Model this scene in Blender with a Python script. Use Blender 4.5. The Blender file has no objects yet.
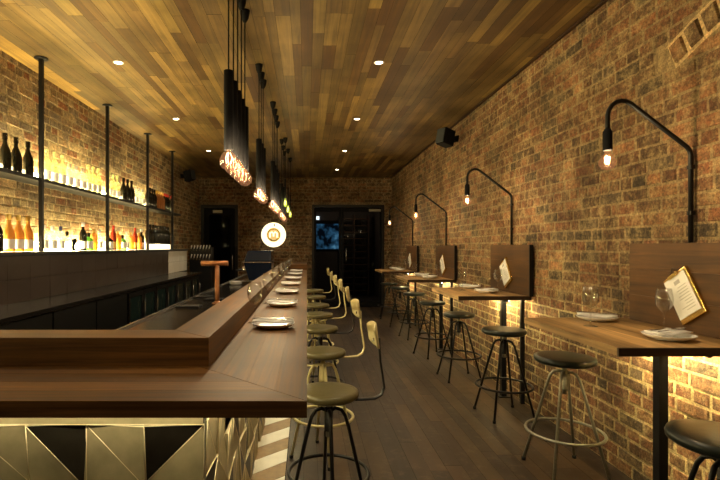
import bpy, bmesh, math, random
from mathutils import Vector, Matrix
R = random.Random(7)
COL = bpy.context.scene.collection
PI = math.pi
ORD = ['first', 'second', 'third', 'fourth', 'fifth', 'sixth', 'seventh', 'eighth', 'ninth', 'tenth', 'eleventh', 'twelfth',
       'thirteenth', 'fourteenth', 'fifteenth', 'sixteenth', 'seventeenth', 'eighteenth', 'nineteenth', 'twentieth']

# ------------------------------------------------------------------ materials
def srgb(r, g, b):
    f = lambda c: (c / 255 / 12.92) if c / 255 <= .04045 else ((c / 255 + .055) / 1.055) ** 2.4
    return (f(r), f(g), f(b), 1)

class NT:
    def __init__(s, name):
        s.m = bpy.data.materials.new(name); s.m.use_nodes = True
        s.t = s.m.node_tree; s.t.nodes.clear()
        s.out = s.n('ShaderNodeOutputMaterial')
    def n(s, typ, **kw):
        nd = s.t.nodes.new(typ)
        for k, v in kw.items():
            if k[0] == '_': setattr(nd, k[1:], v)
            else:
                k2 = k.replace('_', ' ')
                if k2 in nd.inputs: nd.inputs[k2].default_value = v
                else: setattr(nd, k, v)
        return nd
    def l(s, a, ao, b, bi):
        s.t.links.new(a.outputs[ao], b.inputs[bi])
    def ramp(s, stops):
        r = s.n('ShaderNodeValToRGB'); e = r.color_ramp.elements
        while len(e) < len(stops): e.new(.5)
        for i, (p, c) in enumerate(stops): e[i].position = p; e[i].color = c
        return r
    def mix(s, mode, fac=1.0):
        return s.n('ShaderNodeMixRGB', _blend_type=mode, Fac=fac)

def plain(name, col, rough=.5, metal=0, noise=0.0, nscale=30, bump=0, spec=.5, coat=0):
    t = NT(name); p = t.n('ShaderNodeBsdfPrincipled', Roughness=rough, Metallic=metal)
    p.inputs['Specular IOR Level'].default_value = spec
    p.inputs['Coat Weight'].default_value = coat
    t.l(p, 0, t.out, 0)
    tc = t.n('ShaderNodeTexCoord'); nz = t.n('ShaderNodeTexNoise', Scale=nscale, Detail=5)
    t.l(tc, 'Object', nz, 'Vector')
    k = max(noise, .02)
    d = tuple(c * (1 - k) for c in col[:3]) + (1,); u = tuple(min(1, c * (1 + k)) for c in col[:3]) + (1,)
    r = t.ramp([(.3, d), (.7, u)]); t.l(nz, 'Fac', r, 'Fac'); t.l(r, 0, p, 'Base Color')
    if bump:
        b = t.n('ShaderNodeBump', Strength=bump, Distance=.01); t.l(nz, 'Fac', b, 'Height'); t.l(b, 0, p, 'Normal')
    return t.m

def wood(name, c1, c2, axis=0, rough=.4, attr=False, across=26, along=1.6, bump=.12, coat=0.0, wear=None):
    t = NT(name); p = t.n('ShaderNodeBsdfPrincipled', Roughness=rough); p.inputs['Specular IOR Level'].default_value = .3
    p.inputs['Coat Weight'].default_value = coat; p.inputs['Coat Roughness'].default_value = .25
    t.l(p, 0, t.out, 0)
    tc = t.n('ShaderNodeTexCoord'); mp = t.n('ShaderNodeMapping')
    sc = [across, across, across]; sc[axis] = along
    mp.inputs['Scale'].default_value = sc
    if attr:
        at = t.n('ShaderNodeAttribute', _attribute_name='col')
        ad = t.n('ShaderNodeVectorMath', _operation='MULTIPLY_ADD')
        ad.inputs[1].default_value = (37, 53, 71)
        t.l(at, 'Color', ad, 0); t.l(tc, 'Object', ad, 2); t.l(ad, 0, mp, 'Vector')
    else:
        t.l(tc, 'Object', mp, 'Vector')
    nz = t.n('ShaderNodeTexNoise', Scale=1.0, Detail=8, Roughness=.65, Distortion=.6)
    t.l(mp, 0, nz, 'Vector')
    r = t.ramp([(.25, c1), (.72, c2)]); t.l(nz, 'Fac', r, 'Fac')
    last = r
    if attr:
        m = t.mix('MULTIPLY'); t.l(r, 0, m, 1); t.l(at, 'Color', m, 2); last = m
    n2 = t.n('ShaderNodeTexNoise', Scale=2.2, Detail=6); t.l(tc, 'Object', n2, 'Vector')
    r2 = t.ramp([(.3, (.62, .62, .62, 1)), (.7, (1.25, 1.25, 1.25, 1))]); t.l(n2, 'Fac', r2, 'Fac')
    m2 = t.mix('MULTIPLY'); t.l(last, 0, m2, 1); t.l(r2, 0, m2, 2); last = m2
    if wear:
        n3 = t.n('ShaderNodeTexNoise', Scale=9, Detail=9, Roughness=.75); t.l(tc, 'Object', n3, 'Vector')
        r3 = t.ramp([(.52, (0, 0, 0, 1)), (.72, (1, 1, 1, 1))]); t.l(n3, 'Fac', r3, 'Fac')
        m3 = t.mix('MIX'); m3.inputs[2].default_value = wear
        sc_ = t.n('ShaderNodeMath', _operation='MULTIPLY'); sc_.inputs[1].default_value = .45
        t.l(r3, 0, sc_, 0); t.l(sc_, 0, m3, 0); t.l(last, 0, m3, 1); last = m3
    t.l(last, 0, p, 'Base Color')
    rr = t.n('ShaderNodeMapRange'); rr.inputs['To Min'].default_value = rough - .08; rr.inputs['To Max'].default_value = rough + .18
    t.l(nz, 'Fac', rr, 'Value'); t.l(rr, 0, p, 'Roughness')
    b = t.n('ShaderNodeBump', Strength=bump, Distance=.006); t.l(nz, 'Fac', b, 'Height'); t.l(b, 0, p, 'Normal')
    return t.m

def brickmat(name, mortar, smear_c, smear=.5):
    """clay bricks: the colour of each brick comes from the mesh, mortar is smeared over by noise"""
    t = NT(name); p = t.n('ShaderNodeBsdfPrincipled', Roughness=.8); t.l(p, 0, t.out, 0)
    p.inputs['Specular IOR Level'].default_value = .35
    tc = t.n('ShaderNodeTexCoord'); at = t.n('ShaderNodeAttribute', _attribute_name='col')
    n1 = t.n('ShaderNodeTexNoise', Scale=22, Detail=8, Roughness=.7); t.l(tc, 'Object', n1, 'Vector')
    r1 = t.ramp([(.28, (.3, .3, .3, 1)), (.5, (.9, .9, .9, 1)), (.75, (1.7, 1.6, 1.45, 1))]); t.l(n1, 'Fac', r1, 'Fac')
    m1 = t.mix('MULTIPLY'); t.l(at, 'Color', m1, 1); t.l(r1, 0, m1, 2)
    n2 = t.n('ShaderNodeTexNoise', Scale=14, Detail=12, Roughness=.85); t.l(tc, 'Object', n2, 'Vector')
    r2 = t.ramp([(.47, (0, 0, 0, 1)), (.62, (1, 1, 1, 1))]); t.l(n2, 'Fac', r2, 'Fac')
    f = t.n('ShaderNodeMath', _operation='MULTIPLY'); f.inputs[1].default_value = smear; t.l(r2, 0, f, 0)
    m2 = t.mix('MIX'); m2.inputs[2].default_value = smear_c; t.l(f, 0, m2, 0); t.l(m1, 0, m2, 1)
    n4 = t.n('ShaderNodeTexNoise', Scale=2.2, Detail=7, Roughness=.7); t.l(tc, 'Object', n4, 'Vector')
    r4 = t.ramp([(.33, (.40, .37, .33, 1)), (.62, (1.1, 1.1, 1.1, 1))]); t.l(n4, 'Fac', r4, 'Fac')
    m4 = t.mix('MULTIPLY'); t.l(m2, 0, m4, 1); t.l(r4, 0, m4, 2)
    n5 = t.n('ShaderNodeTexNoise', Scale=75, Detail=5, Roughness=.8); t.l(tc, 'Object', n5, 'Vector')
    r5 = t.ramp([(.35, (.45, .43, .4, 1)), (.65, (1.45, 1.42, 1.35, 1))]); t.l(n5, 'Fac', r5, 'Fac')
    m5 = t.mix('MULTIPLY'); t.l(m4, 0, m5, 1); t.l(r5, 0, m5, 2)
    t.l(m5, 0, p, 'Base Color')
    n3 = t.n('ShaderNodeTexNoise', Scale=60, Detail=6, Roughness=.7); t.l(tc, 'Object', n3, 'Vector')
    a = t.n('ShaderNodeMath', _operation='MULTIPLY_ADD'); a.inputs[1].default_value = .4; t.l(n3, 'Fac', a, 0); t.l(n1, 'Fac', a, 2)
    b = t.n('ShaderNodeBump', Strength=.75, Distance=.014); t.l(a, 0, b, 'Height'); t.l(b, 0, p, 'Normal')
    return t.m

def emit(name, col, strength):
    t = NT(name); e = t.n('ShaderNodeEmission', Strength=strength); e.inputs[0].default_value = col; t.l(e, 0, t.out, 0)
    return t.m

def glass(name, tint=(1, 1, 1, 1), edge=.9, glow=0, glowc=(1, .5, .3, 1), blend=.35):
    t = NT(name); tr = t.n('ShaderNodeBsdfTransparent'); tr.inputs[0].default_value = tint
    g = t.n('ShaderNodeBsdfGlossy', Roughness=.06); lw = t.n('ShaderNodeLayerWeight', Blend=blend)
    mm = t.n('ShaderNodeMath', _operation='MULTIPLY'); mm.inputs[1].default_value = edge; t.l(lw, 'Facing', mm, 0)
    mx = t.n('ShaderNodeMixShader'); t.l(mm, 0, mx, 0); t.l(tr, 0, mx, 1); t.l(g, 0, mx, 2)
    last = mx
    if glow:
        e = t.n('ShaderNodeEmission', Strength=glow); e.inputs[0].default_value = glowc
        a = t.n('ShaderNodeAddShader'); t.l(mx, 0, a, 0); t.l(e, 0, a, 1); last = a
    t.l(last, 0, t.out, 0)
    return t.m

def bottleglass(name, col, trans=.7, rough=.05):
    t = NT(name); p = t.n('ShaderNodeBsdfPrincipled', Roughness=rough, IOR=1.45); p.inputs['Base Color'].default_value = col
    tr = t.n('ShaderNodeBsdfTransparent'); tr.inputs[0].default_value = col
    mx = t.n('ShaderNodeMixShader', Fac=trans); t.l(p, 0, mx, 1); t.l(tr, 0, mx, 2); t.l(mx, 0, t.out, 0)
    return t.m

M = {}
M['ceil'] = wood('ceiling planks', (.17, .115, .046, 1), (.50, .355, .15, 1), 1, .5, attr=True, across=30, along=1.2, bump=.1)
M['floor'] = wood('floor planks', (.38, .32, .28, 1), (.84, .72, .60, 1), 1, .4, attr=True, across=22, along=1.5, bump=.15, wear=(.15, .105, .06, 1))
M['bar_x'] = wood('bar timber along x', srgb(44, 27, 12), srgb(122, 84, 40), 0, .46, attr=True, across=55, along=1.8)
M['bar_y'] = wood('bar timber along y', srgb(44, 27, 12), srgb(122, 84, 40), 1, .46, attr=True, across=55, along=1.8)
M['table_y'] = wood('table timber', srgb(98, 76, 46), srgb(204, 166, 112), 1, .38, attr=True, across=40, along=1.8)
M['panel'] = wood('wall panel timber', srgb(50, 34, 18), srgb(104, 74, 42), 1, .45, attr=True, across=26, along=1.6)
M['edge'] = wood('dark timber edge', srgb(32, 22, 14), srgb(70, 48, 30), 0, .5, across=30, along=2)
M['brick'] = brickmat('old clay brick', None, srgb(186, 166, 122), .7)
M['brick_l'] = brickmat('pale rendered brick', None, srgb(196, 178, 140), .6)
M['black'] = plain('black painted steel', (.006, .006, .007, 1), .42, 0, spec=.3)
M['blackmatt'] = plain('matt black', (.008, .008, .009, 1), .8, spec=.12)
M['cab'] = plain('black cabinet laminate', (.008, .009, .01, 1), .35)
M['cream'] = plain('cream painted steel', srgb(196, 184, 134), .35, .1, .08)
M['greymetal'] = plain('worn grey painted steel', srgb(150, 148, 132), .38, .5, .15, 60)
M['steel'] = plain('stainless steel', (.6, .6, .6, 1), .22, 1)
M['darksteel'] = plain('dark brushed steel', (.20, .19, .18, 1), .2, 1, .2, 8)
M['stonetop'] = plain('dark polished back counter', (.012, .011, .010, 1), .2)
M['brass'] = plain('polished brass', (.83, .58, .2, 1), .22, 1, .05)
M['brasspanel'] = plain('brushed bronze panel', (.46, .40, .25, 1), .42, .35, .15, 14)
M['shadepanel'] = plain('bronze panel in dark reflection', (.035, .03, .024, 1), .4, .6, .2, 14)  # bronze coloured dark to paint in the dark reflections on some facets
M['trimbrass'] = plain('pale brass edging', (.95, .85, .6, 1), .3, .4)
M['copper'] = plain('copper', srgb(140, 92, 56), .4, .6, .15)
M['olive'] = plain('olive leather', srgb(84, 76, 48), .3, 0, .1, 40, .05, spec=.35)
M['dkgreen'] = plain('dark green leather', srgb(34, 40, 37), .3, 0, .1, 40, .05, spec=.3)
M['white'] = plain('white china', (.88, .88, .87, 1), .18)
M['linen'] = plain('white linen', (.88, .88, .86, 1), .85, 0, .04, 80, .2)
M['paper'] = plain('menu paper', (.85, .85, .83, 1), .8, 0, .03, 60)
M['ink'] = plain('ink', (.45, .44, .43, 1), .7)
M['glass'] = glass('clear drinking glass', (.95, .96, .96, 1), .8, blend=.28)
M['doorglass'] = glass('door glass', (.75, .8, .85, 1), .35)
M['bulbglass'] = glass('bulb glass', (1, .9, .8, 1), .6, .10, (1, .42, .2, 1))
M['bulbgreen'] = glass('tinted bulb glass', (.9, 1, .5, 1), .5, .5, (.8, .9, .12, 1))
M['filament'] = emit('glowing filament', (1, .62, .34, 1), 9)
M['filament2'] = emit('glowing small filament', (1, .62, .3, 1), 22)
M['led'] = emit('warm light strip', (1, .81, .38, 1), 82)
M['ledbar'] = emit('warm bar light strip', (1, .84, .46, 1), 40)
M['ledtable'] = emit('amber table light strip', (1, .80, .38, 1), 330)
M['down'] = emit('downlight lens', (1, .86, .6, 1), 30)
M['sign'] = emit('lit sign tube', (1, .86, .52, 1), 2.0)
M['bluelit'] = None
M['tile'] = plain('grey brown glazed tile', srgb(66, 57, 52), .3, 0, .22, 3)
M['tilegap'] = plain('tile joint', srgb(38, 33, 30), .8)
M['tileglare'] = plain('glazed tile in white glare', srgb(245, 242, 235), .25, 0, .05, 4)  # tiles coloured white to paint in the reflected glare at the far end
M['chevwhite'] = plain('white floor tile', srgb(222, 218, 206), .35, 0, .06, 12)
M['chevwood'] = plain('tan floor tile', srgb(140, 112, 72), .45, 0, .15, 20)
M['navy'] = plain('dark blue enamel', (.006, .012, .03, 1), .16, .1)
M['rubber'] = plain('black rubber', (.01, .01, .01, 1), .8)
M['mesh'] = plain('speaker grille', (.06, .07, .08, 1), .5, .5)
M['b_dark'] = plain('dark bottle glass', (.006, .006, .004, 1), .07)
M['b_clear'] = bottleglass('clear bottle glass', (.95, .97, .9, 1), .78)
M['b_wine'] = bottleglass('white wine bottle', (.94, .94, .68, 1), .75)
M['b_amber'] = bottleglass('amber bottle glass', (.62, .36, .09, 1), .4)
M['b_brown'] = bottleglass('brown bottle glass', (.25, .10, .03, 1), .08)
M['b_red'] = bottleglass('red bottle glass', (.32, .04, .02, 1), .12)
M['b_green'] = bottleglass('green bottle glass', (.2, .5, .12, 1), .5)
M['l_white'] = plain('white bottle label', (.85, .84, .8, 1), .6)
M['l_red'] = plain('red bottle label', (.5, .04, .02, 1), .5)
M['l_navy'] = plain('navy bottle cap', (.03, .04, .16, 1), .4)
M['l_gold'] = plain('gold foil', (.8, .55, .15, 1), .35, .8)

# ------------------------------------------------------------------ mesh builder
class MB:
    def __init__(s):
        s.b = bmesh.new(); s.c = s.b.loops.layers.float_color.new('col'); s.mats = []
    def mi(s, m):
        if m not in s.mats: s.mats.append(m)
        return s.mats.index(m)
    def face(s, pts, m, col=(1, 1, 1, 1), smooth=False):
        f = s.b.faces.new([s.b.verts.new(p) for p in pts]); f.material_index = s.mi(m); f.smooth = smooth
        for l in f.loops: l[s.c] = col
        return f
    def hexa(s, P, m, col=(1, 1, 1, 1), smooth=False):
        v = [s.b.verts.new(p) for p in P]
        for q in ((3, 2, 1, 0), (4, 5, 6, 7), (0, 1, 5, 4), (1, 2, 6, 5), (2, 3, 7, 6), (3, 0, 4, 7)):
            f = s.b.faces.new([v[i] for i in q]); f.material_index = s.mi(m)
            for l in f.loops: l[s.c] = col
    def box(s, x0, x1, y0, y1, z0, z1, m, col=(1, 1, 1, 1), bev=0):
        if bev:
            e = bev
            return s.prism([(x0 + e, y0), (x1 - e, y0), (x1, y0 + e), (x1, y1 - e), (x1 - e, y1), (x0 + e, y1), (x0, y1 - e), (x0, y0 + e)], z0, z1, m, col, bev)
        s.hexa([(x0, y0, z0), (x1, y0, z0), (x1, y1, z0), (x0, y1, z0), (x0, y0, z1), (x1, y0, z1), (x1, y1, z1), (x0, y1, z1)], m, col)
    def prism(s, poly, z0, z1, m, col=(1, 1, 1, 1), bev=0, mat=None):
        """vertical prism from a counter-clockwise polygon; bev chamfers the top and bottom rims"""
        cx = sum(p[0] for p in poly) / len(poly); cy = sum(p[1] for p in poly) / len(poly)
        def ins(k):
            return [(p[0] + (cx - p[0]) / max(1e-6, math.hypot(cx - p[0], cy - p[1])) * k, p[1] + (cy - p[1]) / max(1e-6, math.hypot(cx - p[0], cy - p[1])) * k) for p in poly]
        rings = [(poly, z0), (poly, z1)] if not bev else [(ins(bev), z0), (poly, z0 + bev), (poly, z1 - bev), (ins(bev), z1)]
        T = (lambda p: mat @ Vector(p)) if mat else (lambda p: p)
        vs = [[s.b.verts.new(T((p[0], p[1], z))) for p in r] for r, z in rings]
        n = len(poly); fs = [s.b.faces.new(vs[0][::-1]), s.b.faces.new(vs[-1])]
        for a, b in zip(vs, vs[1:]):
            for i in range(n): fs.append(s.b.faces.new((a[i], a[(i + 1) % n], b[(i + 1) % n], b[i])))
        for f in fs:
            f.material_index = s.mi(m)
            for l in f.loops: l[s.c] = col
    def tube(s, pts, r, m, seg=10, closed=False, caps=True, flat=None):
        pts = [Vector(p) for p in pts]; n = len(pts)
        rs = r if isinstance(r, (list, tuple)) else [r] * n
        up = None; rings = []
        for i, p in enumerate(pts):
            if closed: d = pts[(i + 1) % n] - pts[i - 1]
            else: d = pts[min(i + 1, n - 1)] - pts[max(i - 1, 0)]
            d.normalize()
            if up is None:
                up = Vector((0, 0, 1)) if abs(d.z) < .9 else Vector((1, 0, 0))
            a = (up - d * up.dot(d))
            if a.length < 1e-6: a = Vector((0, 1, 0))
            a.normalize(); up = a; b = d.cross(a)
            fa, fb = flat if flat else (1, 1)
            rings.append([s.b.verts.new(p + (a * math.cos(t) * fa + b * math.sin(t) * fb) * rs[i]) for t in [2 * PI * k / seg for k in range(seg)]])
        pr = list(zip(rings, rings[1:])) + ([(rings[-1], rings[0])] if closed else [])
        for a, b in pr:
            for i in range(seg):
                f = s.b.faces.new((a[i], a[(i + 1) % seg], b[(i + 1) % seg], b[i])); f.smooth = True; f.material_index = s.mi(m)
        if caps and not closed:
            for rg in (rings[0][::-1], rings[-1]):
                f = s.b.faces.new(rg); f.material_index = s.mi(m)
    def ring(s, c, rad, r, m, seg=36, n=8, flat=None):
        s.tube([(c[0] + rad * math.cos(2 * PI * k / seg), c[1] + rad * math.sin(2 * PI * k / seg), c[2]) for k in range(seg)], r, m, n, closed=True, flat=flat)
    def lathe(s, prof, m, c=(0, 0, 0), seg=24, mat=None, sharp=()):
        c = Vector(c); rings = []
        for (r, z) in prof:
            if r < 1e-5: rings.append([s.b.verts.new((mat @ Vector((0, 0, z)) if mat else Vector((0, 0, z))) + c)])
            else:
                rings.append([s.b.verts.new((mat @ Vector((r * math.cos(2 * PI * k / seg), r * math.sin(2 * PI * k / seg), z)) if mat else Vector((r * math.cos(2 * PI * k / seg), r * math.sin(2 * PI * k / seg), z))) + c) for k in range(seg)])
        for a, b in zip(rings, rings[1:]):
            for i in range(seg):
                j = (i + 1) % seg
                if len(a) == 1 and len(b) == 1: continue
                if len(a) == 1: q = (a[0], b[j], b[i])
                elif len(b) == 1: q = (a[i], a[j], b[0])
                else: q = (a[i], a[j], b[j], b[i])
                f = s.b.faces.new(q); f.smooth = True; f.material_index = s.mi(m)
    def strip(s, p, q, w, nrm, m):
        """thin square bar from p to q"""
        s.tube([p, q], w, m, 4)
    def build(s, name, parent=None, loc=None, rot=None, bevel=0):
        me = bpy.data.meshes.new(name)
        bmesh.ops.recalc_face_normals(s.b, faces=s.b.faces[:]) if not getattr(s, 'keep', False) else None
        s.b.to_mesh(me); s.b.free()
        for m in s.mats: me.materials.append(m)
        o = bpy.data.objects.new(name, me); COL.objects.link(o)
        if parent: o.parent = parent
        if loc: o.location = loc
        if rot: o.rotation_euler = rot
        if bevel:
            bv = o.modifiers.new('bevel', 'BEVEL'); bv.width = bevel; bv.segments = 2; bv.limit_method = 'ANGLE'; bv.angle_limit = .7
        return o

def tag(o, label, cat, group=None):
    o['label'] = label; o['category'] = cat
    if group: o['group'] = group
    return o
def empty(name, loc, label, cat, group=None, rz=0):
    o = bpy.data.objects.new(name, None); COL.objects.link(o); o.location = loc; o.rotation_euler = (0, 0, rz); o.empty_display_size = .1
    return tag(o, label, cat, group)
def struct(o): o['kind'] = 'structure'; return o
def copy_tree(o, parent=None):
    c = o.copy(); COL.objects.link(c)
    if parent: c.parent = parent
    for ch in list(o.children): copy_tree(ch, c)
    return c
class Proto:
    """the first use takes the original, later uses copy it"""
    def __init__(s, root): s.root = root; s.used = False; s.src = None
    def place(s, loc, rz=0, label=None, group=None):
        if not s.used: o = s.root; s.used = True
        else: o = copy_tree(s.root)
        o.location = loc; o.rotation_euler = (0, 0, rz)
        if label: o['label'] = label
        if group: o['group'] = group
        return o

# ------------------------------------------------------------------ dimensions
EYE = 1.4; CEIL = 3.015; XL = -2.51; XR = 1.96; YB = 11.15; YF = -1.7

# ------------------------------------------------------------------ brick walls
def brickwall(name, P, U, V, N, u0, u1, v0, v1, holes, pal, mortar, mat, seed, arch=None, low=None):
    """P + U*u + V*v ; every brick is its own raised block in one wall mesh"""
    rr = random.Random(seed); mb = MB(); mb.keep = True
    P, U, V, N = Vector(P), Vector(U), Vector(V), Vector(N)
    w = lambda u, v, h=0: P + U * u + V * v + N * h
    flip = U.cross(V).dot(N) < 0
    def face(pts, col):
        mb.face(pts[::-1] if flip else pts, mat, col)
    us = sorted(set([u0, u1] + [h[0] for h in holes] + [h[1] for h in holes])); vs = sorted(set([v0, v1] + [h[2] for h in holes] + [h[3] for h in holes]))
    for a, b in zip(us, us[1:]):
        for c, d in zip(vs, vs[1:]):
            if any(h[0] - 1e-6 <= a and b <= h[1] + 1e-6 and h[2] - 1e-6 <= c and d <= h[3] + 1e-6 for h in holes): continue
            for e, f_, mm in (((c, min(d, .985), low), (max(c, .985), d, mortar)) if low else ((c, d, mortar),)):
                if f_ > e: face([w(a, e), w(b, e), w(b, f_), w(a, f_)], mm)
    ch = .076; row = 0; v = v0
    def inarch(uu, vv):
        if not arch: return False
        cu, cv, r0, r1 = arch; r = math.hypot(uu - cu, vv - cv)
        return r0 - .03 < r < r1 + .03 and vv > cv and abs(uu - cu) < 1.0
    def brick(pts, col, h):
        n = len(pts); cu = sum(p[0] for p in pts) / n; cv = sum(p[1] for p in pts) / n
        inner = []
        for p in pts:
            du, dv = cu - p[0], cv - p[1]; L = math.hypot(du, dv)
            k = rr.uniform(.008, .016) / L
            inner.append((p[0] + du * k, p[1] + dv * k, h * rr.uniform(.75, 1.15)))
        face([w(*q) for q in inner], col)
        for i in range(n):
            j = (i + 1) % n
            face([w(pts[i][0], pts[i][1], -.001), w(pts[j][0], pts[j][1], -.001), w(*inner[j]), w(*inner[i])], tuple(c * .9 for c in col[:3]) + (1,))
    while v < v1 - .03:
        u = u0 - rr.random() * .2; hdr = (row % 5 == 3)
        while u < u1:
            L = (.115 if hdr or rr.random() < .12 else .222) * rr.uniform(.93, 1.06)
            g = .006
            a, b = max(u + g, u0), min(u + L - g, u1); c, d = v + g, min(v + ch - g, v1)
            u += L
            if b - a < .03: continue
            cm = (a + b) / 2; skip = False
            for h in holes:
                if c < h[3] and d > h[2] and a < h[1] and b > h[0]:
                    if a < h[0] - .03: b = h[0]
                    elif b > h[1] + .03: a = h[1]
                    else: skip = True
            if skip or inarch((a + b) / 2, (c + d) / 2) or b - a < .02: continue
            j = lambda: rr.uniform(-.003, .003)
            brick([(a + j(), c + j()), (b + j(), c + j()), (b + j(), d + j()), (a + j(), d + j())], pal(rr, (a + b) / 2, (c + d) / 2), rr.uniform(.001, .006))
        v += ch; row += 1
    if arch:
        cu, cv, r0, r1 = arch; n = 18; th0 = -.42; th1 = .42
        pm = tuple(min(.9, x * 2.6) for x in mortar[:3]) + (1,)
        K = 24
        for k in range(K):
            t0 = th0 + (th1 - th0) * k / K; t1 = th0 + (th1 - th0) * (k + 1) / K
            f = lambda r, t: w(cu + r * math.sin(t), cv + r * math.cos(t), .004)
            face([f(r0 - .018, t0), f(r0 - .018, t1), f(r1 + .018, t1), f(r1 + .018, t0)][::-1], pm)
        for k in range(n):
            t0 = th0 + (th1 - th0) * (k + .1) / n; t1 = th0 + (th1 - th0) * (k + .9) / n
            f = lambda r, t: (cu + r * math.sin(t), cv + r * math.cos(t))
            brick([f(r0, t0), f(r0, t1), f(r1, t1), f(r1, t0)][::-1], pal(rr, 0, 0), .02)
    o = mb.build(name); return struct(o)

def pal_right(rr, u, v):
    base = rr.choice([srgb(128, 70, 46), srgb(140, 82, 54), srgb(112, 62, 42), srgb(150, 96, 64), srgb(96, 62, 46), srgb(84, 72, 62), srgb(160, 112, 76), srgb(120, 84, 60)])
    base = tuple(base[i] * .72 + (.30, .21, .11)[i] * .28 for i in range(3)); k = rr.uniform(.5, 1.15)
    return (base[0] * k, base[1] * k, base[2] * k, 1)
def pal_left(rr, u, v):
    base = rr.choice([srgb(150, 124, 90), srgb(165, 134, 94), srgb(140, 104, 70), srgb(178, 152, 112), srgb(128, 108, 80), srgb(120, 104, 84), srgb(156, 100, 64), srgb(184, 162, 122)])
    k = rr.uniform(.75, 1.2)
    return (base[0] * k, base[1] * k, base[2] * k, 1)
def pal_back(rr, u, v):
    base = rr.choice([srgb(120, 78, 52), srgb(104, 68, 48), srgb(134, 92, 62), srgb(90, 66, 50), srgb(140, 106, 76)])
    k = rr.uniform(.6, 1.1)
    return (base[0] * k, base[1] * k, base[2] * k, 1)
MORT = srgb(184, 166, 124); MORTD = srgb(140, 124, 96)
brickwall('wall_right', (XR, 0, 0), (0, 1, 0), (0, 0, 1), (-1, 0, 0), YF, YB, 0, CEIL, [], pal_right, srgb(150, 130, 98), M['brick'], 11, arch=(1.62, .28, 2.28, 2.40), low=srgb(206, 188, 140))   # paler mortar below table height paints in the glow from under the tables
brickwall('wall_left', (XL, 0, 0), (0, 1, 0), (0, 0, 1), (1, 0, 0), YF, YB, 0, CEIL, [], pal_left, srgb(200, 184, 144), M['brick_l'], 12)
DL = (-2.46, -1.60, 0, 2.38); DR = (.115, 1.79, 0, 2.38)
brickwall('wall_back', (0, YB, 0), (1, 0, 0), (0, 0, 1), (0, -1, 0), XL, XR, 0, CEIL, [DL, DR], pal_back, MORTD, M['brick'], 13)
brickwall('wall_front', (0, YF, 0), (1, 0, 0), (0, 0, 1), (0, 1, 0), XL, XR, 0, CEIL, [], pal_back, MORTD, M['brick'], 14)

# ------------------------------------------------------------------ floor and ceiling planks
def planks(name, x0, x1, y0, y1, z, w, lmin, lmax, cols, mat, down, seed, gap=.0008, special=None):
    rr = random.Random(seed); mb = MB(); mb.keep = True
    def q(a, b, c, d, zz, col, m=mat):
        p = [(a, c, zz), (b, c, zz), (b, d, zz), (a, d, zz)]
        mb.face(p[::-1] if down else p, m, col)
    q(x0, x1, y0, y1, z + (.004 if down else -.004), (.05, .04, .03, 1), M['blackmatt'])
    x = x0
    while x < x1 - .005:
        ww = min(w * rr.choice([.8, 1, 1, 1.2]), x1 - x); y = y0 - rr.random() * lmax
        while y < y1:
            L = rr.uniform(lmin, lmax); c = rr.choice(cols); k = rr.uniform(.85, 1.15)
            a, b = max(y, y0), min(y + L, y1)
            if b - a > .01:
                col = (c[0] * k, c[1] * k * rr.uniform(.96, 1.04), c[2] * k, 1)
                if special: col = special(x, (a + b) / 2, col)
                q(x + gap, x + ww - gap, a + gap, b - gap, z + rr.uniform(-.0008, .0008), col)
            y += L
        x += ww
    return struct(mb.build(name))
cc = [(.42, .38, .30), (.36, .32, .25), (.48, .44, .35), (.30, .24, .18), (.54, .50, .39), (.36, .33, .28), (.24, .18, .13), (.42, .37, .28), (.44, .40, .33), (.66, .60, .42)]
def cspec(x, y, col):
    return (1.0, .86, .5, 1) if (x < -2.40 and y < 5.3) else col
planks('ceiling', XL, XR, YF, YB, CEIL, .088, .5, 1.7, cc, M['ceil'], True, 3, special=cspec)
fc = [(.070, .052, .036), (.046, .034, .027), (.092, .066, .042), (.060, .046, .036), (.105, .076, .048), (.038, .030, .026), (.05, .04, .036)]
planks('floor', -.13, XR, YF, YB, 0, .11, .7, 1.9, fc, M['floor'], False, 4)
struct(MB().build('floor')) if False else None
mb = MB(); mb.box(XL, -.13, YF, YB, -.02, -.006, M['blackmatt'])          # floor behind and below the bar
mb.box(XL, -.40, YF, YB, -.006, 0, M['cab'])
y = YF; k = 0
while y < YB - .3:                                                          # slanting white and tan tiles beside the bar
    m = M['chevwhite'] if k % 2 else M['chevwood']
    mb.hexa([(-.40, y + .002, -.006), (-.135, y + .242, -.006), (-.135, y + .438, -.006), (-.40, y + .198, -.006), (-.40, y + .002, 0), (-.135, y + .242, 0), (-.135, y + .438, 0), (-.40, y + .198, 0)], m)
    y += .2; k += 1
struct(mb.build('floor'))
# thin timber strip where the right wall meets the ceiling
mb = MB(); mb.box(XR - .035, XR - .014, YF, YB, CEIL - .022, CEIL - .006, M['edge']); struct(mb.build('trim_1'))

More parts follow.
